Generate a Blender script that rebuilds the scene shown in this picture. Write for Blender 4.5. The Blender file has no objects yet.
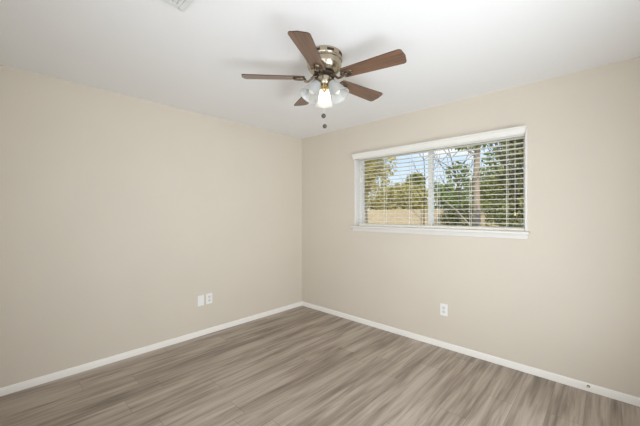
import bpy, bmesh, math, random
from mathutils import Matrix, Vector
import numpy as np

S = bpy.context.scene
C = S.collection
PI = math.pi
random.seed(4)

# ------------------------------------------------------------------ camera
YAW = math.radians(43.2186)
CAM = Vector((3.2549, -3.0785, 1.3432))
FWD = Vector((-math.sin(YAW), math.cos(YAW), 0))
RGT = Vector((math.cos(YAW), math.sin(YAW), 0))
FPX = 305.0
cam_data = bpy.data.cameras.new('camera')
cam_data.sensor_width = 36.0
cam_data.lens = FPX / 640.0 * 36.0
cam_data.shift_y = 0.6 / 640.0
cam_data.clip_start = 0.02
cam = bpy.data.objects.new('camera', cam_data)
C.objects.link(cam)
cam.location = CAM
cam.rotation_euler = (PI / 2, 0, YAW)
S.camera = cam

# ------------------------------------------------------------------ exposure
S.view_settings.view_transform = 'Standard'
S.view_settings.look = 'None'
S.view_settings.gamma = 1.0
S.view_settings.use_curve_mapping = False
S.view_settings.exposure = 0.0

# ------------------------------------------------------------------ sky
SKY_STRENGTH = 1.25
W = bpy.data.worlds.new('sky')
S.world = W
W.use_nodes = True
nt = W.node_tree
nt.nodes.clear()
wo = nt.nodes.new('ShaderNodeOutputWorld')
bg = nt.nodes.new('ShaderNodeBackground')
tc = nt.nodes.new('ShaderNodeTexCoord')
sep = nt.nodes.new('ShaderNodeSeparateXYZ')
ramp = nt.nodes.new('ShaderNodeValToRGB')
ramp.color_ramp.elements[0].position = 0.0
ramp.color_ramp.elements[0].color = (0.86, 0.91, 0.97, 1)
ramp.color_ramp.elements[1].position = 0.6
ramp.color_ramp.elements[1].color = (0.25, 0.47, 0.85, 1)
e = ramp.color_ramp.elements.new(0.22)
e.color = (0.46, 0.67, 0.95, 1)
nz = nt.nodes.new('ShaderNodeTexNoise')
nz.inputs['Scale'].default_value = 3.2
nz.inputs['Detail'].default_value = 6.0
mp = nt.nodes.new('ShaderNodeMapping')
mp.inputs['Scale'].default_value = (1, 1, 2.2)
mp.inputs['Location'].default_value = (0.35, 0.1, 0.0)
cr = nt.nodes.new('ShaderNodeValToRGB')
cr.color_ramp.elements[0].position = 0.50
cr.color_ramp.elements[1].position = 0.68
mx = nt.nodes.new('ShaderNodeMixRGB')
mx.inputs[2].default_value = (0.95, 0.96, 0.98, 1)
nt.links.new(tc.outputs['Generated'], sep.inputs[0])
nt.links.new(sep.outputs['Z'], ramp.inputs[0])
nt.links.new(tc.outputs['Generated'], mp.inputs[0])
nt.links.new(mp.outputs[0], nz.inputs['Vector'])
nt.links.new(nz.outputs[0], cr.inputs[0])
nt.links.new(cr.outputs[0], mx.inputs[0])
nt.links.new(ramp.outputs[0], mx.inputs[1])
nt.links.new(mx.outputs[0], bg.inputs[0])
bg.inputs[1].default_value = SKY_STRENGTH
nt.links.new(bg.outputs[0], wo.inputs[0])

# ------------------------------------------------------------------ sun and added fill lights
sl = bpy.data.lights.new('sun', 'SUN')
sl.energy = 3.6
sl.angle = math.radians(0.6)
sl.color = (1.0, 0.93, 0.80)
so = bpy.data.objects.new('sun', sl)
C.objects.link(so)
so.rotation_euler = Vector((-0.45, 0.75, -0.72)).to_track_quat('-Z', 'Y').to_euler()


def area(name, loc, direction, sx, sy, power, color, spread=180):
    l = bpy.data.lights.new(name, 'AREA')
    l.shape = 'RECTANGLE'
    l.size, l.size_y = sx, sy
    l.energy = power
    l.color = color
    l.spread = math.radians(spread)
    o = bpy.data.objects.new(name, l)
    C.objects.link(o)
    o.location = loc
    o.rotation_euler = Vector(direction).to_track_quat('-Z', 'Y').to_euler()
    return o


# added out-of-view fill lights brightening the room; the walls behind them are closed
area('fill_light_back', (2.2, -3.52, 1.25), (-0.62, 1, 0.18), 2.6, 2.0, 35, (0.88, 0.95, 1.02), 130)
area('fill_light_side', (3.84, -1.55, 1.25), (-1, 0.34, 0.19), 1.8, 2.0, 58, (0.88, 0.95, 1.02), 143)
BULB_STRENGTH = 16.0


# ------------------------------------------------------------------ mesh helpers
class MB:
    def __init__(self):
        self.v, self.f, self.m = [], [], []

    def add(self, vs, fs, M=None, mi=0):
        b = len(self.v)
        for p in vs:
            p = Vector(p)
            if M is not None:
                p = M @ p
            self.v.append(p[:])
        for q in fs:
            self.f.append(tuple(b + i for i in q))
            self.m.append(mi)

    def box(self, x0, x1, y0, y1, z0, z1, M=None, mi=0):
        vs = [(x, y, z) for z in (z0, z1) for y in (y0, y1) for x in (x0, x1)]
        self.add(vs, [(0, 2, 3, 1), (4, 5, 7, 6), (0, 1, 5, 4), (2, 6, 7, 3), (0, 4, 6, 2), (1, 3, 7, 5)], M, mi)
        return self

    def lathe(self, prof, seg=32, M=None, closed=False, ripple=0.0, waves=0, mi=0):
        n = len(prof)
        vs, fs = [], []
        for i in range(seg):
            a = 2 * PI * i / seg
            k = 1 + ripple * math.cos(waves * a)
            for r, z in prof:
                rr = max(r, 1e-5) * (k if r > 0.001 else 1)
                vs.append((rr * math.cos(a), rr * math.sin(a), z))
        for i in range(seg):
            j = (i + 1) % seg
            for k in range(n if closed else n - 1):
                k2 = (k + 1) % n
                fs.append((i * n + k, j * n + k, j * n + k2, i * n + k2))
        self.add(vs, fs, M, mi)
        return self

    def tube(self, pts, r, seg=8, M=None, mi=0):
        pts = [Vector(p) for p in pts]
        rs = r if isinstance(r, (list, tuple)) else [r] * len(pts)
        vs, fs = [], []
        prev = None
        for i, p in enumerate(pts):
            d = (pts[min(i + 1, len(pts) - 1)] - pts[max(i - 1, 0)]).normalized()
            if prev is None:
                u = d.orthogonal().normalized()
            else:
                u = (prev - d * prev.dot(d))
                u = u.normalized() if u.length > 1e-6 else d.orthogonal().normalized()
            prev = u
            w = d.cross(u)
            for k in range(seg):
                a = 2 * PI * k / seg
                vs.append(p + (u * math.cos(a) + w * math.sin(a)) * rs[i])
        for i in range(len(pts) - 1):
            for k in range(seg):
                k2 = (k + 1) % seg
                fs.append((i * seg + k, i * seg + k2, (i + 1) * seg + k2, (i + 1) * seg + k))
        fs.append(tuple(range(seg))[::-1])
        fs.append(tuple((len(pts) - 1) * seg + k for k in range(seg)))
        self.add(vs, fs, M, mi)
        return self

    def ring(self, rx, ry, t, seg=24, M=None, mi=0, ts=8):
        vs, fs = [], []
        for i in range(seg):
            a = 2 * PI * i / seg
            c = Vector((rx * math.cos(a), ry * math.sin(a), 0))
            d = Vector((ry * math.cos(a), rx * math.sin(a), 0)).normalized()
            for k in range(ts):
                b = 2 * PI * k / ts
                vs.append(c + d * t * math.cos(b) + Vector((0, 0, t * math.sin(b))))
        for i in range(seg):
            j = (i + 1) % seg
            for k in range(ts):
                k2 = (k + 1) % ts
                fs.append((i * ts + k, j * ts + k, j * ts + k2, i * ts + k2))
        self.add(vs, fs, M, mi)
        return self

    def prism(self, outline, z0, z1, M=None, mi=0):
        n = len(outline)
        vs = [(x, y, z0) for x, y in outline] + [(x, y, z1) for x, y in outline]
        fs = [tuple(range(n))[::-1], tuple(range(n, 2 * n))]
        fs += [(i, (i + 1) % n, n + (i + 1) % n, n + i) for i in range(n)]
        self.add(vs, fs, M, mi)
        return self

    def ball(self, c, r, seg=14, M=None, sz=1.0, mi=0):
        prof = [(r * math.sin(PI * i / 8), -r * sz * math.cos(PI * i / 8)) for i in range(9)]
        T = Matrix.Translation(c)
        return self.lathe(prof, seg, T if M is None else M @ T, mi=mi)

    def build(self, name, mats, parent=None, bevel=0.0, angle=40, loc=None, rot=None, recalc=True):
        me = bpy.data.meshes.new(name)
        me.from_pydata(self.v, [], self.f)
        if recalc:
            bm = bmesh.new()
            bm.from_mesh(me)
            bmesh.ops.remove_doubles(bm, verts=bm.verts, dist=1e-5)
            bmesh.ops.recalc_face_normals(bm, faces=bm.faces)
            bm.to_mesh(me)
            bm.free()
        if not isinstance(mats, (list, tuple)):
            mats = [mats]
        for m in mats:
            me.materials.append(m)
        if len(mats) > 1 and len(me.polygons) == len(self.m):
            for p, k in zip(me.polygons, self.m):
                p.material_index = k
        if recalc:
            for p in me.polygons:
                p.use_smooth = True
            me.set_sharp_from_angle(angle=math.radians(angle))
        o = bpy.data.objects.new(name, me)
        C.objects.link(o)
        if parent:
            o.parent = parent
        if loc is not None:
            o.location = loc
        if rot is not None:
            o.rotation_euler = rot
        if bevel:
            b = o.modifiers.new('bevel', 'BEVEL')
            b.width = bevel
            b.segments = 2
            b.limit_method = 'ANGLE'
        return o


def empty(name, loc=(0, 0, 0), rz=0.0, parent=None):
    o = bpy.data.objects.new(name, None)
    C.objects.link(o)
    o.location = loc
    o.rotation_euler = (0, 0, rz)
    o.empty_display_size = 0.05
    if parent:
        o.parent = parent
    return o


def tag(o, label, cat, group=None, kind=None):
    o['label'] = label
    o['category'] = cat
    if group:
        o['group'] = group
    if kind:
        o['kind'] = kind
    return o


def struct(o, label=None):
    o['kind'] = 'structure'
    if label:
        o['label'] = label
        o['category'] = o.name.split('_')[0].split('.')[0]
    return o


def rot_prof(pts, M):
    return [M @ Vector(p) for p in pts]


# ------------------------------------------------------------------ materials
def srgb(r, g, b):
    f = lambda c: c / 12.92 if c <= 0.04045 else ((c + 0.055) / 1.055) ** 2.4
    return (f(r / 255), f(g / 255), f(b / 255), 1)


def mat(name, col, rough=0.5, metal=0.0, bump=0.0, bscale=200.0, vary=0.0, vscale=4.0, spec=0.5):
    m = bpy.data.materials.new(name)
    m.use_nodes = True
    t = m.node_tree
    b = t.nodes['Principled BSDF']
    b.inputs['Base Color'].default_value = col
    b.inputs['Roughness'].default_value = rough
    b.inputs['Metallic'].default_value = metal
    b.inputs['Specular IOR Level'].default_value = spec
    c = t.nodes.new('ShaderNodeTexCoord')
    if vary:
        n = t.nodes.new('ShaderNodeTexNoise')
        n.inputs['Scale'].default_value = vscale
        n.inputs['Detail'].default_value = 3
        t.links.new(c.outputs['Object'], n.inputs['Vector'])
        r = t.nodes.new('ShaderNodeValToRGB')
        r.color_ramp.elements[0].position = 0.3
        r.color_ramp.elements[1].position = 0.7
        r.color_ramp.elements[0].color = tuple(x * (1 - vary) for x in col[:3]) + (1,)
        r.color_ramp.elements[1].color = tuple(min(1, x * (1 + vary)) for x in col[:3]) + (1,)
        t.links.new(n.outputs[0], r.inputs[0])
        t.links.new(r.outputs[0], b.inputs['Base Color'])
    if bump:
        n = t.nodes.new('ShaderNodeTexNoise')
        n.inputs['Scale'].default_value = bscale
        n.inputs['Detail'].default_value = 2
        t.links.new(c.outputs['Object'], n.inputs['Vector'])
        u = t.nodes.new('ShaderNodeBump')
        u.inputs['Strength'].default_value = bump
        u.inputs['Distance'].default_value = 0.002
        t.links.new(n.outputs[0], u.inputs['Height'])
        t.links.new(u.outputs[0], b.inputs['Normal'])
    return m


M_WALL = mat('wall_paint', srgb(218, 208, 193), 0.75, bump=0.35, bscale=90, vary=0.012, vscale=2, spec=0.25)
M_CEIL = mat('ceiling_paint', srgb(245, 244, 243), 0.9, bump=0.5, bscale=70, spec=0.1)
M_TRIM = mat('trim_paint', srgb(232, 228, 222), 0.4, vary=0.01)
M_BASE = mat('baseboard_paint', srgb(246, 242, 235), 0.4, vary=0.01)
M_SASH = mat('window_vinyl', srgb(250, 250, 248), 0.35, vary=0.005)
M_BLIND = mat('blind_white', srgb(236, 233, 225), 0.45, vary=0.012)
M_SLAT = mat('slat_cream', srgb(248, 243, 229), 0.4, vary=0.008)
M_CORD = mat('cord_white', srgb(238, 234, 222), 0.8, vary=0.02, vscale=60)
M_TASSEL = mat('tassel_cream', srgb(240, 226, 170), 0.5, vary=0.03, vscale=40)
M_PLATE = mat('plate_white', srgb(245, 243, 240), 0.3, vary=0.01)
M_SLOT = mat('slot_dark', srgb(160, 154, 149), 0.6, vary=0.05)
M_FACE = mat('receptacle_white', srgb(226, 223, 220), 0.35, vary=0.01)
M_NICKEL = mat('antique_nickel', srgb(186, 174, 154), 0.24, 1.0, vary=0.08, vscale=30)
M_BRONZE = mat('bracket_bronze', srgb(122, 108, 90), 0.32, 1.0, vary=0.12, vscale=40)
M_BRASS = mat('brass_cap', srgb(225, 200, 140), 0.25, 1.0, vary=0.06, vscale=40)
M_DARKMETAL = mat('vent_slot_dark', srgb(58, 48, 38), 0.6, 0.4, vary=0.1, vscale=40)
M_CHAINBALL = mat('chain_ball_grey', srgb(84, 80, 78), 0.45, 0.3, vary=0.1, vscale=80)
M_CHAIN = mat('chain_pale', srgb(225, 220, 210), 0.4, 0.3, vary=0.02, vscale=80)
M_VENT = mat('vent_enamel', srgb(228, 228, 226), 0.5, vary=0.01)
M_OUTWALL = mat('stucco', srgb(190, 180, 165), 0.9, bump=0.3, bscale=40, vary=0.03)


def floor_material():
    m = bpy.data.materials.new('vinyl_plank_floor')
    m.use_nodes = True
    t = m.node_tree
    N, L = t.nodes, t.links
    b = N['Principled BSDF']

    def math_(op, a, c=None):
        n = N.new('ShaderNodeMath')
        n.operation = op
        for i, x in enumerate((a, c)):
            if x is None:
                continue
            if isinstance(x, (int, float)):
                n.inputs[i].default_value = x
            else:
                L.new(x, n.inputs[i])
        return n.outputs[0]
    co = N.new('ShaderNodeTexCoord')
    sp = N.new('ShaderNodeSeparateXYZ')
    L.new(co.outputs['Object'], sp.inputs[0])
    X, Y = sp.outputs[0], sp.outputs[1]
    PW, PL = 0.185, 1.22
    xr = math_('DIVIDE', X, PW)
    row = math_('FLOOR', xr)
    wn = N.new('ShaderNodeTexWhiteNoise')
    wn.noise_dimensions = '1D'
    L.new(row, wn.inputs['W'])
    yr = math_('ADD', math_('DIVIDE', Y, PL), wn.outputs['Value'])
    idx = math_('FLOOR', yr)
    cv = N.new('ShaderNodeCombineXYZ')
    L.new(row, cv.inputs[0])
    L.new(idx, cv.inputs[1])
    w2 = N.new('ShaderNodeTexWhiteNoise')
    w2.noise_dimensions = '3D'
    L.new(cv.outputs[0], w2.inputs['Vector'])
    seed = w2.outputs['Value']
    # long cathedral grain, offset for every plank
    gv = N.new('ShaderNodeCombineXYZ')
    L.new(X, gv.inputs[0])
    L.new(math_('MULTIPLY', Y, 0.075), gv.inputs[1])
    off = math_('ADD', math_('MULTIPLY', wn.outputs['Value'], 37.0), math_('MULTIPLY', seed, 0.03))
    L.new(off, gv.inputs[2])
    n1 = N.new('ShaderNodeTexNoise')
    n1.inputs['Scale'].default_value = 15.0
    n1.inputs['Detail'].default_value = 5
    n1.inputs['Roughness'].default_value = 0.6
    n1.inputs['Distortion'].default_value = 0.6
    L.new(gv.outputs[0], n1.inputs['Vector'])
    gv2 = N.new('ShaderNodeCombineXYZ')
    L.new(X, gv2.inputs[0])
    L.new(math_('MULTIPLY', Y, 0.03), gv2.inputs[1])
    L.new(math_('MULTIPLY', seed, 11.0), gv2.inputs[2])
    n2 = N.new('ShaderNodeTexNoise')
    n2.inputs['Scale'].default_value = 70.0
    n2.inputs['Detail'].default_value = 3
    L.new(gv2.outputs[0], n2.inputs['Vector'])
    gv3 = N.new('ShaderNodeCombineXYZ')
    L.new(X, gv3.inputs[0])
    L.new(math_('MULTIPLY', Y, 0.35), gv3.inputs[1])
    L.new(off, gv3.inputs[2])
    n3 = N.new('ShaderNodeTexNoise')
    n3.inputs['Scale'].default_value = 3.5
    n3.inputs['Detail'].default_value = 2
    L.new(gv3.outputs[0], n3.inputs['Vector'])
    v = math_('ADD', math_('ADD', math_('MULTIPLY', n1.outputs[0], 0.85), math_('MULTIPLY', n2.outputs[0], 0.36)),
              math_('ADD', math_('MULTIPLY', n3.outputs[0], 0.40), math_('MULTIPLY', seed, 0.06)))
    r = N.new('ShaderNodeValToRGB')
    r.color_ramp.elements[0].position = 0.60
    r.color_ramp.elements[0].color = srgb(*FLOOR_DARK)
    r.color_ramp.elements[1].position = 1.05 - 0.05
    r.color_ramp.elements[1].color = srgb(*FLOOR_LIGHT)
    mid = r.color_ramp.elements.new(0.82)
    mid.color = srgb(*FLOOR_MID)
    L.new(v, r.inputs[0])
    # joints
    fx = math_('FRACT', xr)
    fy = math_('FRACT', yr)
    jx = math_('LESS_THAN', math_('MINIMUM', fx, math_('SUBTRACT', 1.0, fx)), 0.0045)
    jy = math_('LESS_THAN', math_('MINIMUM', fy, math_('SUBTRACT', 1.0, fy)), 0.0009)
    j = math_('MAXIMUM', jx, jy)
    mxn = N.new('ShaderNodeMixRGB')
    mxn.inputs[2].default_value = srgb(84, 72, 62)
    L.new(math_('MULTIPLY', j, 0.65), mxn.inputs[0])
    L.new(r.outputs[0], mxn.inputs[1])
    L.new(mxn.outputs[0], b.inputs['Base Color'])
    b.inputs['Roughness'].default_value = 0.42
    b.inputs['Specular IOR Level'].default_value = 0.45
    bp = N.new('ShaderNodeBump')
    bp.inputs['Strength'].default_value = 0.15
    bp.inputs['Distance'].default_value = 0.002
    L.new(math_('SUBTRACT', n2.outputs[0], math_('MULTIPLY', j, 2.0)), bp.inputs['Height'])
    L.new(bp.outputs[0], b.inputs['Normal'])
    return m


FLOOR_DARK, FLOOR_MID, FLOOR_LIGHT = (108, 95, 84), (164, 150, 136), (190, 178, 164)
M_FLOOR = floor_material()


def wood_blade_material():
    m = bpy.data.materials.new('walnut_blade')
    m.use_nodes = True
    t = m.node_tree
    N, L = t.nodes, t.links
    b = N['Principled BSDF']
    co = N.new('ShaderNodeTexCoord')
    mpn = N.new('ShaderNodeMapping')
    mpn.inputs['Scale'].default_value = (1.2, 30, 30)
    L.new(co.outputs['Object'], mpn.inputs[0])
    n = N.new('ShaderNodeTexNoise')
    n.inputs['Scale'].default_value = 4
    n.inputs['Detail'].default_value = 4
    L.new(mpn.outputs[0], n.inputs['Vector'])
    r = N.new('ShaderNodeValToRGB')
    r.color_ramp.elements[0].position = 0.3
    r.color_ramp.elements[0].color = srgb(82, 58, 43)
    r.color_ramp.elements[1].position = 0.72
    r.color_ramp.elements[1].color = srgb(136, 100, 77)
    L.new(n.outputs[0], r.inputs[0])
    L.new(r.outputs[0], b.inputs['Base Color'])
    b.inputs['Roughness'].default_value = 0.34
    b.inputs['Coat Weight'].default_value = 0.35
    b.inputs['Coat IOR'].default_value = 1.8
    b.inputs['Coat Roughness'].default_value = 0.2
    return m


M_BLADE = wood_blade_material()
M_EDGE = mat('blade_edge', srgb(66, 46, 34), 0.5, vary=0.1, vscale=20)


def shade_glass():
    m = bpy.data.materials.new('frosted_glass')
    m.use_nodes = True
    t = m.node_tree
    N, L = t.nodes, t.links
    N.remove(N['Principled BSDF'])
    out = N['Material Output']
    tl = N.new('ShaderNodeBsdfTranslucent')
    tl.inputs[0].default_value = (0.85, 0.84, 0.81, 1)
    df = N.new('ShaderNodeBsdfDiffuse')
    df.inputs[0].default_value = (0.70, 0.72, 0.71, 1)
    tr = N.new('ShaderNodeBsdfTransparent')
    gl = N.new('ShaderNodeBsdfGlossy')
    gl.inputs['Roughness'].default_value = 0.15
    co = N.new('ShaderNodeTexCoord')
    nz_ = N.new('ShaderNodeTexNoise')
    nz_.inputs['Scale'].default_value = 120
    L.new(co.outputs['Object'], nz_.inputs['Vector'])
    bp = N.new('ShaderNodeBump')
    bp.inputs['Strength'].default_value = 0.1
    L.new(nz_.outputs[0], bp.inputs['Height'])
    L.new(bp.outputs[0], gl.inputs['Normal'])
    a = N.new('ShaderNodeMixShader')
    a.inputs[0].default_value = 0.5
    L.new(tl.outputs[0], a.inputs[1])
    L.new(df.outputs[0], a.inputs[2])
    c = N.new('ShaderNodeMixShader')
    c.inputs[0].default_value = 0.38
    L.new(a.outputs[0], c.inputs[1])
    L.new(tr.outputs[0], c.inputs[2])
    d = N.new('ShaderNodeMixShader')
    d.inputs[0].default_value = 0.06
    L.new(c.outputs[0], d.inputs[1])
    L.new(gl.outputs[0], d.inputs[2])
    L.new(d.outputs[0], out.inputs[0])
    return m


M_SHADE = shade_glass()


def emit(name, col, strength):
    m = bpy.data.materials.new(name)
    m.use_nodes = True
    b = m.node_tree.nodes['Principled BSDF']
    b.inputs['Base Color'].default_value = (1, 1, 1, 1)
    b.inputs['Emission Color'].default_value = col
    b.inputs['Emission Strength'].default_value = strength
    return m


M_OFF = mat('unlit_bulb', srgb(244, 242, 236), 0.4, vary=0.01)
M_BULB = emit('lit_bulb', (1.0, 0.90, 0.76, 1), BULB_STRENGTH)


def pane_glass():
    m = bpy.data.materials.new('pane_glass')
    m.use_nodes = True
    t = m.node_tree
    N, L = t.nodes, t.links
    N.remove(N['Principled BSDF'])
    tr = N.new('ShaderNodeBsdfTransparent')
    tr.inputs[0].default_value = (0.96, 0.97, 0.97, 1)
    gl = N.new('ShaderNodeBsdfGlossy')
    gl.inputs['Roughness'].default_value = 0.02
    fr = N.new('ShaderNodeFresnel')
    fr.inputs[0].default_value = 1.35
    x = N.new('ShaderNodeMixShader')
    L.new(fr.outputs[0], x.inputs[0])
    L.new(tr.outputs[0], x.inputs[1])
    L.new(gl.outputs[0], x.inputs[2])
    L.new(x.outputs[0], N['Material Output'].inputs[0])
    return m


M_GLASS = pane_glass()


def leaf_mat(name, c1, c2):
    m = bpy.data.materials.new(name)
    m.use_nodes = True
    t = m.node_tree
    N, L = t.nodes, t.links
    b = N['Principled BSDF']
    co = N.new('ShaderNodeTexCoord')
    n = N.new('ShaderNodeTexNoise')
    n.inputs['Scale'].default_value = 5
    n.inputs['Detail'].default_value = 4
    L.new(co.outputs['Object'], n.inputs['Vector'])
    r = N.new('ShaderNodeValToRGB')
    r.color_ramp.elements[0].position = 0.35
    r.color_ramp.elements[0].color = srgb(*c1)
    r.color_ramp.elements[1].position = 0.65
    r.color_ramp.elements[1].color = srgb(*c2)
    L.new(n.outputs[0], r.inputs[0])
    L.new(r.outputs[0], b.inputs['Base Color'])
    b.inputs['Roughness'].default_value = 0.6
    tl = N.new('ShaderNodeBsdfTranslucent')
    L.new(r.outputs[0], tl.inputs[0])
    x = N.new('ShaderNodeMixShader')
    x.inputs[0].default_value = 0.35
    L.new(b.outputs[0], x.inputs[1])
    L.new(tl.outputs[0], x.inputs[2])
    L.new(x.outputs[0], N['Material Output'].inputs[0])
    return m


# ------------------------------------------------------------------ room shell
XW, YB, HC, TH = 3.9, -3.6, 2.44, 0.16          # far side wall, back wall, ceiling height, wall thickness
OX0, OX1, OZ0, OZ1 = 0.955, 2.766, 1.168, 2.062   # window opening

m = MB().box(-TH, XW + TH, YB - TH, TH, -0.12, 0)
struct(m.build('floor', M_FLOOR), 'grey brown wood plank floor of the empty room')
m = MB().box(-TH, XW + TH, YB - TH, TH, HC, HC + 0.12)
struct(m.build('ceiling', M_CEIL), 'white lightly textured ceiling')
struct(MB().box(-TH, 0, YB - TH, TH, 0, HC).build('wall_left', M_WALL), 'plain beige wall with two white plates near the floor')
m = MB()
m.box(0, OX0, 0, TH, 0, HC).box(OX1, XW, 0, TH, 0, HC)
m.box(OX0, OX1, 0, TH, 0, OZ0).box(OX0, OX1, 0, TH, OZ1, HC)
struct(m.build('wall_right', M_WALL), 'beige wall holding the window')
struct(MB().box(0, XW, YB - TH, YB, 0, HC).build('wall_back', M_WALL))
struct(MB().box(XW, XW + TH, YB - TH, TH, 0, HC).build('wall_front', M_WALL))

# baseboards with an eased top edge
BH, BT = 0.058, 0.012


def baseboard(name, p0, p1, nrm, label):
    p0, p1, nrm = Vector(p0), Vector(p1), Vector(nrm)
    prof = [(0, 0), (BT, 0), (BT, BH - 0.012), (BT - 0.004, BH - 0.003), (BT - 0.008, BH), (0, BH)]
    mb = MB()
    vs = []
    for p in (p0, p1):
        for d, z in prof:
            q = p + nrm * d
            vs.append((q.x, q.y, z))
    n = len(prof)
    fs = [tuple(range(n)), tuple(range(n, 2 * n))[::-1]]
    fs += [(i, (i + 1) % n, n + (i + 1) % n, n + i) for i in range(n)]
    mb.add(vs, fs)
    return struct(mb.build(name, M_BASE, angle=25), label)


baseboard('baseboard_left', (0, YB, 0), (0, 0, 0), (1, 0, 0), 'white baseboard along the left wall')
baseboard('baseboard_right', (BT, 0, 0), (XW, 0, 0), (0, -1, 0), 'white baseboard below the window wall')
baseboard('baseboard_back', (BT, YB, 0), (XW, YB, 0), (0, 1, 0), None)
baseboard('baseboard_front', (XW, YB + BT, 0), (XW, -BT, 0), (-1, 0, 0), None)

# ------------------------------------------------------------------ window
win = struct(empty('window_1', (0.5 * (OX0 + OX1), 0, OZ0)), 'white two-pane sliding window behind the open blind')
wx, wz = 0.5 * (OX0 + OX1), OZ0


def wpart(mb, name, mt, parent=None, bevel=0.0, angle=40):
    o = mb.build(name, mt, None, bevel, angle)
    par = parent or win
    o.parent = par
    base = Vector((wx, 0, wz))
    if par is win:
        o.matrix_parent_inverse = Matrix.Translation(-base)
    return o


LT = 0.016
mb = MB()
mb.box(OX0, OX0 + LT, -0.004, 0.155, 1.192, OZ1).box(OX1 - LT, OX1, -0.004, 0.155, 1.192, OZ1)
mb.box(OX0 + LT, OX1 - LT, -0.004, 0.155, OZ1 - LT, OZ1)
wpart(mb, 'jamb_liner', M_TRIM, bevel=0.002)
mb = MB().box(0.930, 2.786, -0.060, -0.0005, 1.170, 1.192)
mb.box(OX0, OX1, -0.002, 0.155, 1.168, 1.192)
wpart(mb, 'sill', M_TRIM, bevel=0.005)
mb = MB().box(0.936, 2.772, -0.012, -0.0005, 1.126, 1.1695)
wpart(mb, 'apron', M_TRIM, bevel=0.003)
A0, A1, Z0, Z1 = OX0 + LT, OX1 - LT, 1.192, OZ1 - LT
mb = MB()
FW = 0.012
FL = 0.034
mb.box(A0, A0 + FL, 0.085, 0.150, Z0, Z1).box(A1 - FW, A1, 0.085, 0.150, Z0, Z1)
mb.box(A0 + FL, A1 - FW, 0.085, 0.150, Z0, Z0 + FW).box(A0 + FL, A1 - FW, 0.085, 0.150, Z1 - FW, Z1)
wpart(mb, 'window_frame', M_SASH, bevel=0.003)
XM = 1.886


def sash(x0, x1, y0, y1):
    mb = MB()
    w = 0.018
    z0, z1 = Z0 + FW, Z1 - FW
    wl, wr = (0.044, w) if x0 > 1.5 else (w, 0.044)
    mb.box(x0, x0 + wl, y0, y1, z0, z1).box(x1 - wr, x1, y0, y1, z0, z1)
    mb.box(x0 + wl, x1 - wr, y0, y1, z0, z0 + w).box(x0 + wl, x1 - wr, y0, y1, z1 - w, z1)
    s = wpart(mb, 'sash', M_SASH, bevel=0.002)
    g = MB().box(x0 + wl - 0.004, x1 - wr + 0.004, (y0 + y1) / 2 - 0.002, (y0 + y1) / 2 + 0.002, z0 + w - 0.004, z1 - w + 0.004)
    o = g.build('pane', M_GLASS, None, angle=30)
    o.parent = s
    return s


sash(A0 + FL, XM + 0.022, 0.090, 0.112)
sash(XM - 0.022, A1 - FW, 0.118, 0.140)
for z in (1.27, 1.235):
    mb = MB().lathe([(0, 0.004), (0.003, 0.0035), (0.005, 0.001), (0.005, 0)], 12, Matrix.Translation((OX0 + LT, 0.068, z)) @ Matrix.Rotation(PI / 2, 4, 'Y'))
    wpart(mb, 'screw', M_CHAINBALL)

# ------------------------------------------------------------------ blind
blind = tag(empty('window_blind', (wx, 0.035, 1.194)), 'white horizontal blind with its slats open across the whole window', 'blind')
BX0, BX1 = 1.014, A1 - 0.003
BP = Matrix.Translation((-wx, -0.035, -1.194))


def bpart(mb, name, mt, bevel=0.0, parent=None, angle=40):
    o = mb.build(name, mt, parent or blind, bevel, angle)
    if parent is None:
        o.matrix_parent_inverse = BP
    return o


# moulded valance with returned ends
prof = [(-0.034, 2.013), (-0.046, 2.013), (-0.046, 2.030), (-0.049, 2.036), (-0.051, 2.050), (-0.057, 2.064), (-0.062, 2.068), (-0.062, 2.078), (-0.034, 2.078)]
mb = MB()
vs, n = [], len(prof)
for s in (0, 1):
    for y, z in prof:
        out = max(0.0, -y - 0.046)
        x = (0.966 - out) if s == 0 else (2.756 + out)
        vs.append((x, y, z))
fs = [tuple(range(n)), tuple(range(n, 2 * n))[::-1]] + [(i, (i + 1) % n, n + (i + 1) % n, n + i) for i in range(n)]
mb.add(vs, fs)
for x0, x1 in ((0.966, 0.976), (2.746, 2.756)):
    mb.box(x0, x1, -0.040, -0.0055, 2.013, 2.074)
bpart(mb, 'valance', M_BLIND, angle=30)
bpart(MB().box(BX0, BX1, 0.008, 0.062, 2.006, 2.044), 'head_rail', M_BLIND, 0.003)
NS, SZ0, SP = 18, 1.2540, 0.0436
mb = MB()
for i in range(NS):
    z = SZ0 + i * SP
    ys = [0.010, 0.0225, 0.035, 0.0475, 0.060]
    arch = [0, 0.0022, 0.003, 0.0022, 0]
    t = 0.0034
    vs, fs = [], []
    for x in (BX0, BX1):
        for y, a in zip(ys, arch):
            vs.append((x, y, z + a + t / 2))
        for y, a in zip(ys[::-1], arch[::-1]):
            vs.append((x, y, z + a - t / 2))
    fs = [tuple(range(10)), tuple(range(10, 20))[::-1]] + [(k, (k + 1) % 10, 10 + (k + 1) % 10, 10 + k) for k in range(10)]
    mb.add(vs, fs)
bpart(mb, 'slats', M_SLAT, angle=35)
bpart(MB().box(BX0, BX1, 0.007, 0.060, 1.1925, 1.2165), 'bottom_rail', M_SLAT, 0.004)
for x in (1.048, 1.375, 1.690, 2.000, 2.308, 2.612):
    mb = MB()
    for y in (0.0085, 0.0615):
        mb.tube([(x, y, 1.205), (x, y, 1.6), (x, y, 2.0)], 0.0022, 6)
    for i in range(NS):
        z = SZ0 + i * SP - 0.0024
        mb.tube([(x + 0.004, 0.0085, z), (x + 0.004, 0.0615, z)], 0.0008, 5)
    bpart(mb, 'ladder_cord', M_CORD)
mb = MB().tube([(2.677, 0.001, 2.000), (2.678, 0.000, 1.7), (2.677, 0.001, 1.355)], 0.0016, 6)
lc = bpart(mb, 'pull_cord', M_CORD)
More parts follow.
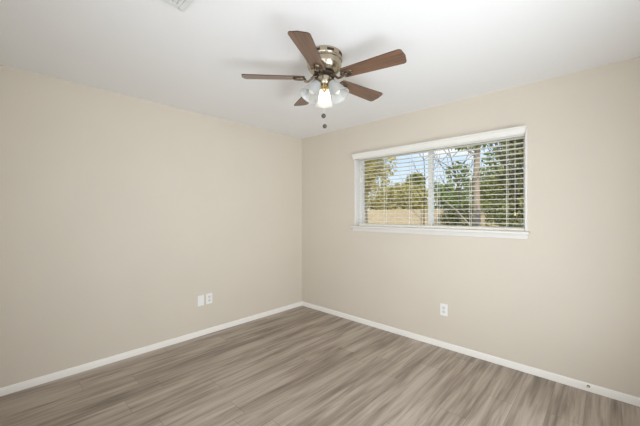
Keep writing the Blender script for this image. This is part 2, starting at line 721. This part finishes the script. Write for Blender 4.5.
ts = MB().lathe([(0, 0.034), (0.004, 0.033), (0.006, 0.02), (0.009, 0.004), (0.008, 0), (0, 0)], 14, Matrix.Translation((2.677, 0.001, 1.325))).build('tassel', M_TASSEL, lc)

# ------------------------------------------------------------------ ceiling fan
FC = CAM + FWD * 2.10 + RGT * (2.10 * (324.4 - 320) / FPX)
fan = tag(empty('ceiling_fan', (FC.x, FC.y, HC)), 'five-blade walnut and nickel ceiling fan with three glass lamp shades', 'ceiling fan')
# local coordinates: z measured down from the ceiling
prof = [(0.0, -0.001), (0.117, -0.001), (0.122, -0.006), (0.122, -0.034), (0.119, -0.040), (0.123, -0.045), (0.123, -0.052),
        (0.117, -0.056), (0.118, -0.080), (0.113, -0.100), (0.098, -0.120), (0.072, -0.134), (0.0, -0.136)]
housing = MB().lathe(prof, 48).build('motor_housing', M_NICKEL, fan, angle=28)
for k in range(8):
    a = 2 * PI * k / 8 + 0.30
    w, z0, z1 = 0.20, -0.032, -0.015
    vs, fs = [], []
    for i in range(7):
        b = a - w + 2 * w * i / 6
        for r in (0.1180, 0.1228):
            for z in (z0, z1):
                vs.append((r * math.cos(b), r * math.sin(b), z))
    for i in range(6):
        p, q = i * 4, (i + 1) * 4
        fs += [(p + 2, p + 3, q + 3, q + 2), (p + 3, p + 1, q + 1, q + 3), (p, p + 2, q + 2, q)]
    fs += [(0, 1, 3, 2), (24, 26, 27, 25)]
    mb = MB()
    mb.add(vs, fs)
    mb.build('vent_slot', M_DARKMETAL, housing)
fly = MB().lathe([(0, -0.136), (0.070, -0.136), (0.074, -0.140), (0.074, -0.152), (0.068, -0.156), (0, -0.156)], 40).build('flywheel', M_DARKMETAL, fan)
sw = MB().lathe([(0, -0.156), (0.040, -0.156), (0.050, -0.162), (0.050, -0.208), (0.047, -0.214), (0.038, -0.220), (0, -0.222)], 36).build('switch_housing', M_NICKEL, fan, angle=30)
cap = MB().lathe([(0, -0.221), (0.030, -0.221), (0.032, -0.226), (0.024, -0.236), (0.012, -0.242), (0.009, -0.250), (0.011, -0.256), (0.006, -0.262), (0, -0.263)], 24).build('finial', M_BRASS, fan, angle=30)

BZ = -0.166
R0, R1 = 0.135, 0.560


def blade_outline():
    pts = []
    w0, w1 = 0.047, 0.064
    cr0, cr1 = 0.022, 0.022

    def corner(cx, cy, r, a0, a1, n=6):
        for i in range(n + 1):
            a = a0 + (a1 - a0) * i / n
            pts.append((cx + r * math.cos(a), cy + r * math.sin(a)))
    corner(R0 + cr0, -w0 + cr0, cr0, PI, 1.5 * PI)
    corner(R1 - cr1 - 0.004, -w1 + cr1, cr1, 1.5 * PI, 2 * PI)
    pts.append((R1 + 0.003, 0))
    corner(R1 - cr1 - 0.004, w1 - cr1, cr1, 0, 0.5 * PI)
    corner(R0 + cr0, w0 - cr0, cr0, 0.5 * PI, PI)
    return pts


PITCH = Matrix.Rotation(math.radians(-12), 4, 'X')
BASE = Matrix.Translation((0, 0, BZ)) @ PITCH
ol = blade_outline()
blade_mb = MB()
n = len(ol)
blade_mb.add([(x, y, -0.003) for x, y in ol] + [(x, y, 0.003) for x, y in ol], [tuple(range(n))[::-1], tuple(range(n, 2 * n))], BASE, 0)
b0 = len(blade_mb.v) - 2 * n
for i in range(n):
    blade_mb.f.append((b0 + i, b0 + (i + 1) % n, b0 + n + (i + 1) % n, b0 + n + i))
    blade_mb.m.append(1)
# bracket: S-shaped arm from the flywheel, scrolled loops under the blade root
brk = MB()
brk.tube([(0.055, 0, -0.150), (0.075, 0, -0.158), (0.092, 0, -0.176), (0.108, 0, -0.190), (0.124, 0, -0.190), (0.140, 0, -0.186)],
         [0.011, 0.010, 0.008, 0.0075, 0.008, 0.008], 10)
UB = BASE @ Matrix.Translation((0, 0, -0.0075))
brk.ring(0.040, 0.026, 0.0065, 28, UB @ Matrix.Translation((0.172, 0, 0)))
brk.ring(0.017, 0.011, 0.005, 20, UB @ Matrix.Translation((0.176, 0, -0.001)))
brk.tube([(0.136, 0, 0), (0.146, -0.012, 0), (0.160, 0.0, 0), (0.172, 0.006, 0)], 0.0045, 8, UB)
brk.tube([(0.190, 0, 0), (0.205, 0, 0)], 0.005, 8, UB)
blade0 = brk0 = scr0 = None
ang0 = math.radians(-15)   # first blade points towards the camera, a little to its left
for k in range(5):
    a = ang0 + k * 2 * PI / 5
    d = -FWD * math.cos(a) + RGT * math.sin(a)
    rz = math.atan2(d.y, d.x)
    if k == 0:
        blade0 = blade_mb.build('blade', [M_BLADE, M_EDGE], fan, angle=30, recalc=False)
        brk0 = brk.build('blade_bracket', M_BRONZE, fan)
        scr0 = [MB().ball((sx, sy, -0.004), 0.006, 10, UB, 0.6).build('screw', M_NICKEL, brk0) for sx, sy in ((0.150, 0.018), (0.150, -0.018), (0.206, 0))]
        blade0.rotation_euler = brk0.rotation_euler = (0, 0, rz)
    else:
        b = blade0.copy()
        C.objects.link(b)
        b.parent = fan
        b.rotation_euler = (0, 0, rz)
        c = brk0.copy()
        C.objects.link(c)
        c.parent = fan
        c.rotation_euler = (0, 0, rz)
        for s0 in scr0:
            s = s0.copy()
            C.objects.link(s)
            s.parent = c
bm = bmesh.new()
bm.from_mesh(blade0.data)
bmesh.ops.recalc_face_normals(bm, faces=bm.faces)
bm.to_mesh(blade0.data)
bm.free()

# light kit: three arms, bell shades of frosted fluted glass, bulbs
outer = [(0.026, 0.0), (0.030, -0.006), (0.034, -0.020), (0.042, -0.045), (0.050, -0.072), (0.057, -0.096), (0.066, -0.118), (0.069, -0.124)]
inner = [(r - 0.003, z) for r, z in outer[::-1]]
shade_prof = outer + inner
bulb_prof = [(0, -0.020), (0.010, -0.021), (0.013, -0.036), (0.020, -0.055), (0.0235, -0.072), (0.021, -0.086), (0.012, -0.096), (0, -0.099)]
sock_prof = [(0, 0.020), (0.016, 0.018), (0.022, 0.010), (0.029, 0.004), (0.030, -0.008), (0.027, -0.010), (0.012, -0.012), (0.011, -0.022), (0, -0.022)]
TILT = math.radians(31.5)
arm0 = bu1 = None
for a in (math.radians(180), math.radians(60), math.radians(-60)):
    d = -FWD * math.cos(a) + RGT * math.sin(a)
    rz = math.atan2(d.y, d.x)
    # in the local frame the shade leans out along +x
    T = Matrix.Translation((0.055, 0, -0.206)) @ Matrix.Rotation(-TILT, 4, 'Y')
    if arm0 is None:
        am = MB().tube([(0.040, 0, -0.196), (0.050, 0, -0.198), (0.056, 0, -0.203)], 0.010, 10)
        am.lathe(sock_prof, 24, T)
        arm0 = am.build('light_socket', M_BRONZE, fan)
        sh0 = MB().lathe(shade_prof, 96, T, closed=True, ripple=0.012, waves=24).build('lamp_shade', M_SHADE, fan, angle=60)
        bu0 = MB().lathe(bulb_prof, 20, T).build('bulb', M_BULB, sh0)
        for o in (arm0, sh0):
            o.rotation_euler = (0, 0, rz)
    else:
        p, q, r = arm0.copy(), sh0.copy(), bu0.copy()
        if bu1 is None:
            bu1 = bu0.data.copy()
            bu1.materials[0] = M_OFF
        r.data = bu1
        for o in (p, q, r):
            C.objects.link(o)
        p.parent = q.parent = fan
        r.parent = q
        p.rotation_euler = q.rotation_euler = (0, 0, rz)

inv = Matrix.Rotation(YAW, 3, 'Z')
for (dx, dy, z) in ((-0.006, -0.052, -0.441), (0.003, 0.052, -0.480)):
    px, py = FC.x + 0, FC.y + 0
    off = RGT * dx + FWD * dy
    mb = MB()
    nb = int((z + 0.012 + 0.195) / -0.006)
    pts = [(off.x, off.y, -0.190 - 0.0001), (off.x, off.y, z + 0.015)]
    mb.tube(pts, 0.0007, 5)
    for i in range(nb):
        mb.ball((off.x, off.y, -0.195 - i * 0.006), 0.0013, 6)
    ch = mb.build('pull_chain', M_CHAIN, fan)
    MB().ball((off.x, off.y, z), 0.0155, 16).build('chain_ball', M_CHAINBALL, ch)

# ------------------------------------------------------------------ ceiling vent
vent = tag(empty('ceiling_vent', (1.75, -2.535, HC)), 'pale grey ceiling air vent cut off by the top edge', 'vent')
mb = MB()
h = 0.15
for x0, x1, y0, y1 in ((-h, h, -h, -h + 0.028), (-h, h, h - 0.028, h), (-h, -h + 0.028, -h + 0.028, h - 0.028), (h - 0.028, h, -h + 0.028, h - 0.028)):
    mb.box(x0, x1, y0, y1, -0.010, -0.0005)
mb.build('frame', M_VENT, vent, 0.003)
mb = MB()
for i in range(11):
    y = -h + 0.040 + i * 0.022
    mb.box(-h + 0.028, h - 0.028, -0.010, 0.010, -0.001, 0.001, Matrix.Translation((0, y, -0.0085)) @ Matrix.Rotation(math.radians(12), 4, 'X'))
mb.build('louvers', M_VENT, vent)

# ------------------------------------------------------------------ wall plates


def rrect(w, h_, r, n=4):
    pts = []
    for cx, cy, a in ((w - r, h_ - r, 0), (-w + r, h_ - r, PI / 2), (-w + r, -h_ + r, PI), (w - r, -h_ + r, 1.5 * PI)):
        for i in range(n + 1):
            b = a + PI / 2 * i / n
            pts.append((cx + r * math.cos(b), cy + r * math.sin(b)))
    return pts


def plate(name, loc, rz, kind, label):
    # local: x along the wall, y up, z out of the wall; turned upright by a rotation on the empty
    e = empty(name, loc)
    e.rotation_euler = (PI / 2, 0, rz)
    tag(e, label, 'outlet' if kind == 'duplex' else 'wall plate')
    mb = MB().prism(rrect(0.036, 0.058, 0.004), 0.0003, 0.0055)
    mb.build('cover_plate', M_PLATE, e, 0.0015)
    if kind == 'duplex':
        for sy in (0.0195, -0.0195):
            f = MB().prism(rrect(0.0165, 0.0145, 0.010), 0.0045, 0.0075, Matrix.Translation((0, sy, 0))).build('receptacle', M_FACE, e)
            mb = MB()
            mb.box(-0.0075, -0.0055, sy - 0.001, sy + 0.008, 0.0070, 0.0078)
            mb.box(0.0050, 0.0070, sy - 0.001, sy + 0.007, 0.0070, 0.0078)
            mb.lathe([(0, 0.0078), (0.0025, 0.0078), (0.0025, 0.007), (0, 0.007)], 10, Matrix.Translation((0, sy - 0.007, 0)))
            mb.build('slots', M_SLOT, f)
        MB().ball((0, 0, 0.0058), 0.003, 10, sz=0.5).build('screw', M_FACE, e)
    else:
        MB().prism(rrect(0.0165, 0.0335, 0.002), 0.0045, 0.0068).build('insert', M_PLATE, e, 0.0008)
        for sy in (0.048, -0.048):
            MB().ball((0, sy, 0.0052), 0.003, 10, sz=0.5).build('screw', M_FACE, e)
    return e


plate('wall_plate', (0, -1.531, 0.386), PI / 2, 'blank', 'plain white wall plate low on the beige wall, without sockets')
plate('wall_outlet', (0, -1.434, 0.390), PI / 2, 'duplex', 'white duplex outlet beside the plain white wall plate')
plate('wall_outlet', (2.067, 0, 0.380), 0, 'duplex', 'white duplex outlet alone under the window')

# small fitting on the baseboard
st = empty('cable_stub', (3.155, -BT, 0.040))
tag(st, 'small brass and cream stub sticking out of the baseboard', 'connector')
RX = Matrix.Rotation(PI / 2, 4, 'X')
MB().lathe([(0, 0.0003), (0.010, 0.0003), (0.010, 0.003), (0.006, 0.005), (0.006, 0.012), (0, 0.012)], 6, RX).build('nut', mat('nut_brown', srgb(120, 98, 74), 0.4, 0.7, vary=0.1, vscale=100), st)
MB().tube([(0, -0.010, 0), (-0.003, -0.020, 0.001), (-0.008, -0.030, 0.004)], [0.0042, 0.0045, 0.0045], 10).build('tip', mat('tip_cream', srgb(214, 200, 176), 0.5, vary=0.03, vscale=80), st)

# ------------------------------------------------------------------ outdoors
GZ = -0.35
M_GRASS = mat('dry_lawn', srgb(150, 142, 92), 0.95, vary=0.35, vscale=2.5, bump=0.6, bscale=30)
M_FENCE = mat('fence_wood', srgb(206, 184, 152), 0.85, vary=0.10, vscale=6)
M_BARK = mat('bark_tan', srgb(172, 154, 136), 0.9, bump=0.8, bscale=30, vary=0.2, vscale=10)
M_BARKD = mat('bark_dark', srgb(92, 82, 76), 0.9, bump=0.5, bscale=30, vary=0.15, vscale=10)
M_TWIG = mat('twig_pale', srgb(176, 164, 148), 0.85, vary=0.1, vscale=10)
struct(MB().box(-22, 16, TH + 0.02, 40, GZ - 0.3, GZ).build('ground', M_GRASS), 'dry lawn outside the window')
struct(MB().box(-TH - 0.05, XW + TH + 0.05, YB - TH, TH + 0.015, GZ - 0.3, -0.121).build('foundation', M_OUTWALL))


def ray(px, py, y):
    d = FWD + RGT * ((px - 320) / FPX) + Vector((0, 0, (213.6 - py) / FPX))
    t = (y - CAM.y) / d.y
    return CAM + d * t


# board fence
fence = tag(empty('wooden_fence', (-4.0, 9.0, GZ)), 'tan wooden board fence behind the trees, seen low through the left pane', 'fence')
mb = MB()
x = -9.0
while x < 6.5:
    hh = 1.86 + random.uniform(-0.012, 0.012)
    mb.prism([(x, 0), (x + 0.136, 0), (x + 0.136, hh - 0.03), (x + 0.11, hh), (x + 0.026, hh), (x, hh - 0.03)], -0.01, 0.012, Matrix.Rotation(PI / 2, 4, 'X'))
    x += 0.142
mb.build('boards', M_FENCE, fence)
for zr in (0.35, 1.45):
    MB().box(-9, 6.5, 0.012, 0.05, zr, zr + 0.09).build('rail', M_FENCE, fence)
for i in range(7):
    MB().box(-9 + i * 2.55, -8.91 + i * 2.55, 0.05, 0.14, 0, 1.8).build('post', M_FENCE, fence)


def leaves(name, blobs, size, mt, parent, seed):
    """many small leaf blades scattered through ellipsoid clumps; one crown"""
    rg = np.random.default_rng(seed)
    V, Fc = [], []
    k = 0
    for (c, r, cnt) in blobs:
        d = rg.normal(size=(cnt, 3))
        d /= np.linalg.norm(d, axis=1)[:, None]
        rad = rg.uniform(0.25, 1.0, cnt) ** 0.5
        p = np.array(c) + d * rad[:, None] * np.array(r)
        u = rg.normal(size=(cnt, 3))
        u /= np.linalg.norm(u, axis=1)[:, None]
        w = np.cross(u, rg.normal(size=(cnt, 3)))
        w /= np.linalg.norm(w, axis=1)[:, None]
        L = size * rg.uniform(0.6, 1.3, cnt)[:, None]
        q = np.stack([p - u * L, p + w * L * 0.45, p + u * L, p - w * L * 0.45], 1)
        V.append(q.reshape(-1, 3))
        idx = np.arange(cnt * 4).reshape(-1, 4) + k
        Fc.append(idx)
        k += cnt * 4
    V = np.concatenate(V)
    Fc = np.concatenate(Fc)
    mb = MB()
    mb.v = V.tolist()
    mb.f = Fc.tolist()
    mb.m = [0] * len(mb.f)
    return mb.build(name, mt, parent, recalc=False)


def limb(mb, p0, d, length, r, depth, rg, spread=0.6, bend=0.18, minr=0.004):
    pts, rs = [Vector(p0)], [r]
    d = Vector(d).normalized()
    nseg = 5
    for i in range(nseg):
        d = (d + Vector((rg.uniform(-bend, bend), rg.uniform(-bend, bend), rg.uniform(-bend * .4, bend)))).normalized()
        pts.append(pts[-1] + d * length / nseg)
        rs.append(max(minr, r * (1 - 0.5 * (i + 1) / nseg)))
    mb.tube(pts, rs, 7 if depth > 1 else 5)
    tips = [pts[-1]]
    if depth > 0:
        for i in range(2, nseg + 1):
            for _ in range(1 if i < nseg else 2):
                nd = (d + Vector((rg.uniform(-1, 1), rg.uniform(-1, 1), rg.uniform(-0.3, 0.7))) * spread).normalized()
                tips += limb(mb, pts[i], nd, length * rg.uniform(0.5, 0.75), max(minr, rs[i] * 0.6), depth - 1, rg, spread, bend, minr)
    return tips


def tree(name, px, py_top, y, width_px, cols, label, seed, trunk_r=0.12, crown_from=0.35, n=2600, size=0.09, bark=None, blobs_n=12, cat='tree', group=None, z0=None, fill=1.0, flat=0.5):
    top = ray(px, py_top, y)
    depth = (top - CAM).dot(FWD)
    rad = width_px / FPX * depth * 0.5
    H = top.z - GZ
    e = tag(empty(name, (top.x, y, GZ)), label, cat, group)
    rg = random.Random(seed)
    mb = MB()
    limb(mb, (0, 0, 0), (0.02, 0, 1), H * 0.55, trunk_r, 2 if H > 2.2 else 1, rg, 0.7, 0.10)
    mb.build('trunk', bark or M_BARK, e)
    cz0 = H * crown_from
    blobs = []
    for i in range(blobs_n):
        t = (i + 0.5) / blobs_n
        z = cz0 + (H - cz0) * t
        prof_ = math.sin(PI * min(0.92, 0.25 + 0.65 * t)) ** 0.6
        a = rg.uniform(0, 2 * PI)
        rr = rad * prof_ * rg.uniform(0.15, 0.75)
        br = rad * rg.uniform(0.38, 0.58) * fill
        bz = min(br, (H - cz0) * 0.35)
        z = min(z, H - bz * 0.8)
        blobs.append(((rr * math.cos(a), rr * flat * math.sin(a), z), (br, br * max(flat, 0.6), bz), n // blobs_n))
    leaves('crown', blobs, size, leaf_mat(name + '_leaf', *cols), e, seed)
    return e


OL = ((150, 138, 74), (226, 210, 128))
GR = ((98, 122, 66), (176, 188, 108))
DK = ((84, 94, 54), (176, 172, 104))
MG = ((120, 128, 74), (192, 190, 112))
tree('yellow_tree', 367, 148, 5.6, 58, OL, 'yellow-green tree filling the left end of the window', 11, 0.07, 0.60, 5200, 0.065, blobs_n=14)
tree('hedge_bush', 384, 186, 11.3, 110, OL, 'long yellowish bush rising behind the tan fence', 12, 0.05, 0.1, 7000, 0.11, cat='bush', blobs_n=22)
tree('olive_tree', 416, 174, 15.6, 34, MG, 'small olive green tree just left of the window middle bar', 13, 0.08, 0.3, 3600, 0.12)
tree('green_bush', 446, 183, 13.7, 44, GR, 'bright green bush just right of the window middle bar', 14, 0.05, 0.08, 4200, 0.10, cat='bush')
tree('shade_tree', 492, 168, 18.0, 76, MG, 'wide green tree rising far behind the tan trunk', 18, 0.10, 0.15, 8000, 0.12, blobs_n=22)
tree('thicket_tree', 521, 112, 5.0, 84, DK, 'dense olive green tree filling the right end of the window', 16, 0.05, 0.02, 9500, 0.062, blobs_n=34, bark=M_BARKD)
tree('leafy_bush', 462, 203, 8.3, 48, DK, 'low dark green bush at the foot of the bare sapling', 15, 0.04, 0.06, 2400, 0.07, cat='bush')
tree('thicket_bush', 500, 202, 3.0, 44, DK, 'dark tangled bush low before the dense olive green tree', 17, 0.02, 0.05, 900, 0.05, bark=M_TWIG, cat='bush')
# tan trunked tree: tall straight trunk crossing the whole window, leafy above and to its left
p = ray(477, 222, 7.4)
tt = tag(empty('trunk_tree', (p.x, 7.4, GZ)), 'tree with a thick tan trunk standing upright in the right pane', 'tree')
rg = random.Random(21)
mb = MB()
mb.tube([(0.05, 0, 0), (0.02, 0, 0.8), (0, 0, 1.8), (-0.02, 0, 2.8), (0.02, 0, 4.2), (0.05, 0, 5.0)], [0.14, 0.115, 0.10, 0.095, 0.08, 0.05], 14)
for z, dx, dy in ((3.5, -0.7, 0.5), (3.9, 0.6, -0.5), (4.4, -0.4, 0.2)):
    limb(mb, (0, 0, z), (dx, dy, 0.55), 1.3, 0.05, 1, rg, 0.6)
mb.build('trunk', M_BARK, tt)
bl = [((-0.55, -0.1, 3.05), (0.42, 0.4, 0.35), 260), ((-0.35, 0.2, 2.55), (0.35, 0.3, 0.3), 180), ((-0.7, 0.1, 2.2), (0.4, 0.4, 0.3), 170),
      ((0.5, 0.3, 3.4), (0.45, 0.4, 0.35), 220), ((-0.2, 0, 4.2), (0.9, 0.8, 0.5), 700), ((0.5, -0.1, 4.8), (0.9, 0.8, 0.5), 700), ((-0.5, 0.2, 5.1), (0.8, 0.8, 0.5), 500)]
leaves('crown', bl, 0.075, leaf_mat('trunk_tree_leaf', *GR), tt, 22)


def bare(name, base, tips, r, label, seed, mt):
    """leafless sapling: main stem through the given points plus side branches"""
    b = Vector(base)
    e = tag(empty(name, base), label, 'tree')
    rg = random.Random(seed)
    mb = MB()
    stem = [Vector((0, 0, 0))] + [Vector(t) - b for t in tips]
    n_ = len(stem)
    mb.tube(stem, [max(0.007, r * (1 - 0.75 * i / (n_ - 1))) for i in range(n_)], 8)
    for i in range(1, n_):
        for s in (-1, 1):
            d = (RGT * s * rg.uniform(0.5, 1.0) + Vector((0, rg.uniform(-.3, .3), rg.uniform(0.4, 0.9)))).normalized()
            limb(mb, stem[i], d, rg.uniform(0.5, 0.8), max(0.006, r * (0.6 - 0.35 * i / n_)), 1, rg, 0.5, 0.12, 0.005)
    mb.build('branches', mt, e)
    return e


q = ray(461, 214, 5.4)
bare('bare_sapling', (q.x, 5.4, GZ), [ray(460, 200, 5.4), ray(458, 185, 5.4), ray(454, 170, 5.4), ray(451, 158, 5.4), ray(447, 144, 5.4), ray(446, 130, 5.4)], 0.024,
     'leafless grey sapling against the sky in the right pane', 31, M_BARKD)
q = ray(424, 214, 8.2)
bare('bare_sapling', (q.x, 8.2, GZ), [ray(424, 200, 8.2), ray(425, 180, 8.2), ray(424, 160, 8.2), ray(422, 145, 8.2)], 0.028,
     'thin leafless stem against the sky left of the middle bar', 35, M_BARKD)
# pale broken branch leaning low among the bushes
a, b_ = ray(455, 209, 3.9), ray(474, 229, 3.9)
foot = Vector((b_.x + 0.55, 3.9, GZ))
e = tag(empty('broken_branch', foot), 'pale broken branch leaning among the low bushes in the right pane', 'branch')
mb = MB()
mb.tube([Vector((0, 0, 0)), (b_ - foot), (a - foot), (a - foot) + Vector((-0.3, 0, 0.25))], [0.022, 0.017, 0.012, 0.006], 8)
mb.tube([(b_ - foot), ray(490, 218, 3.85) - foot, ray(500, 205, 3.8) - foot], [0.011, 0.008, 0.005], 6)
mb.build('wood', M_TWIG, e)
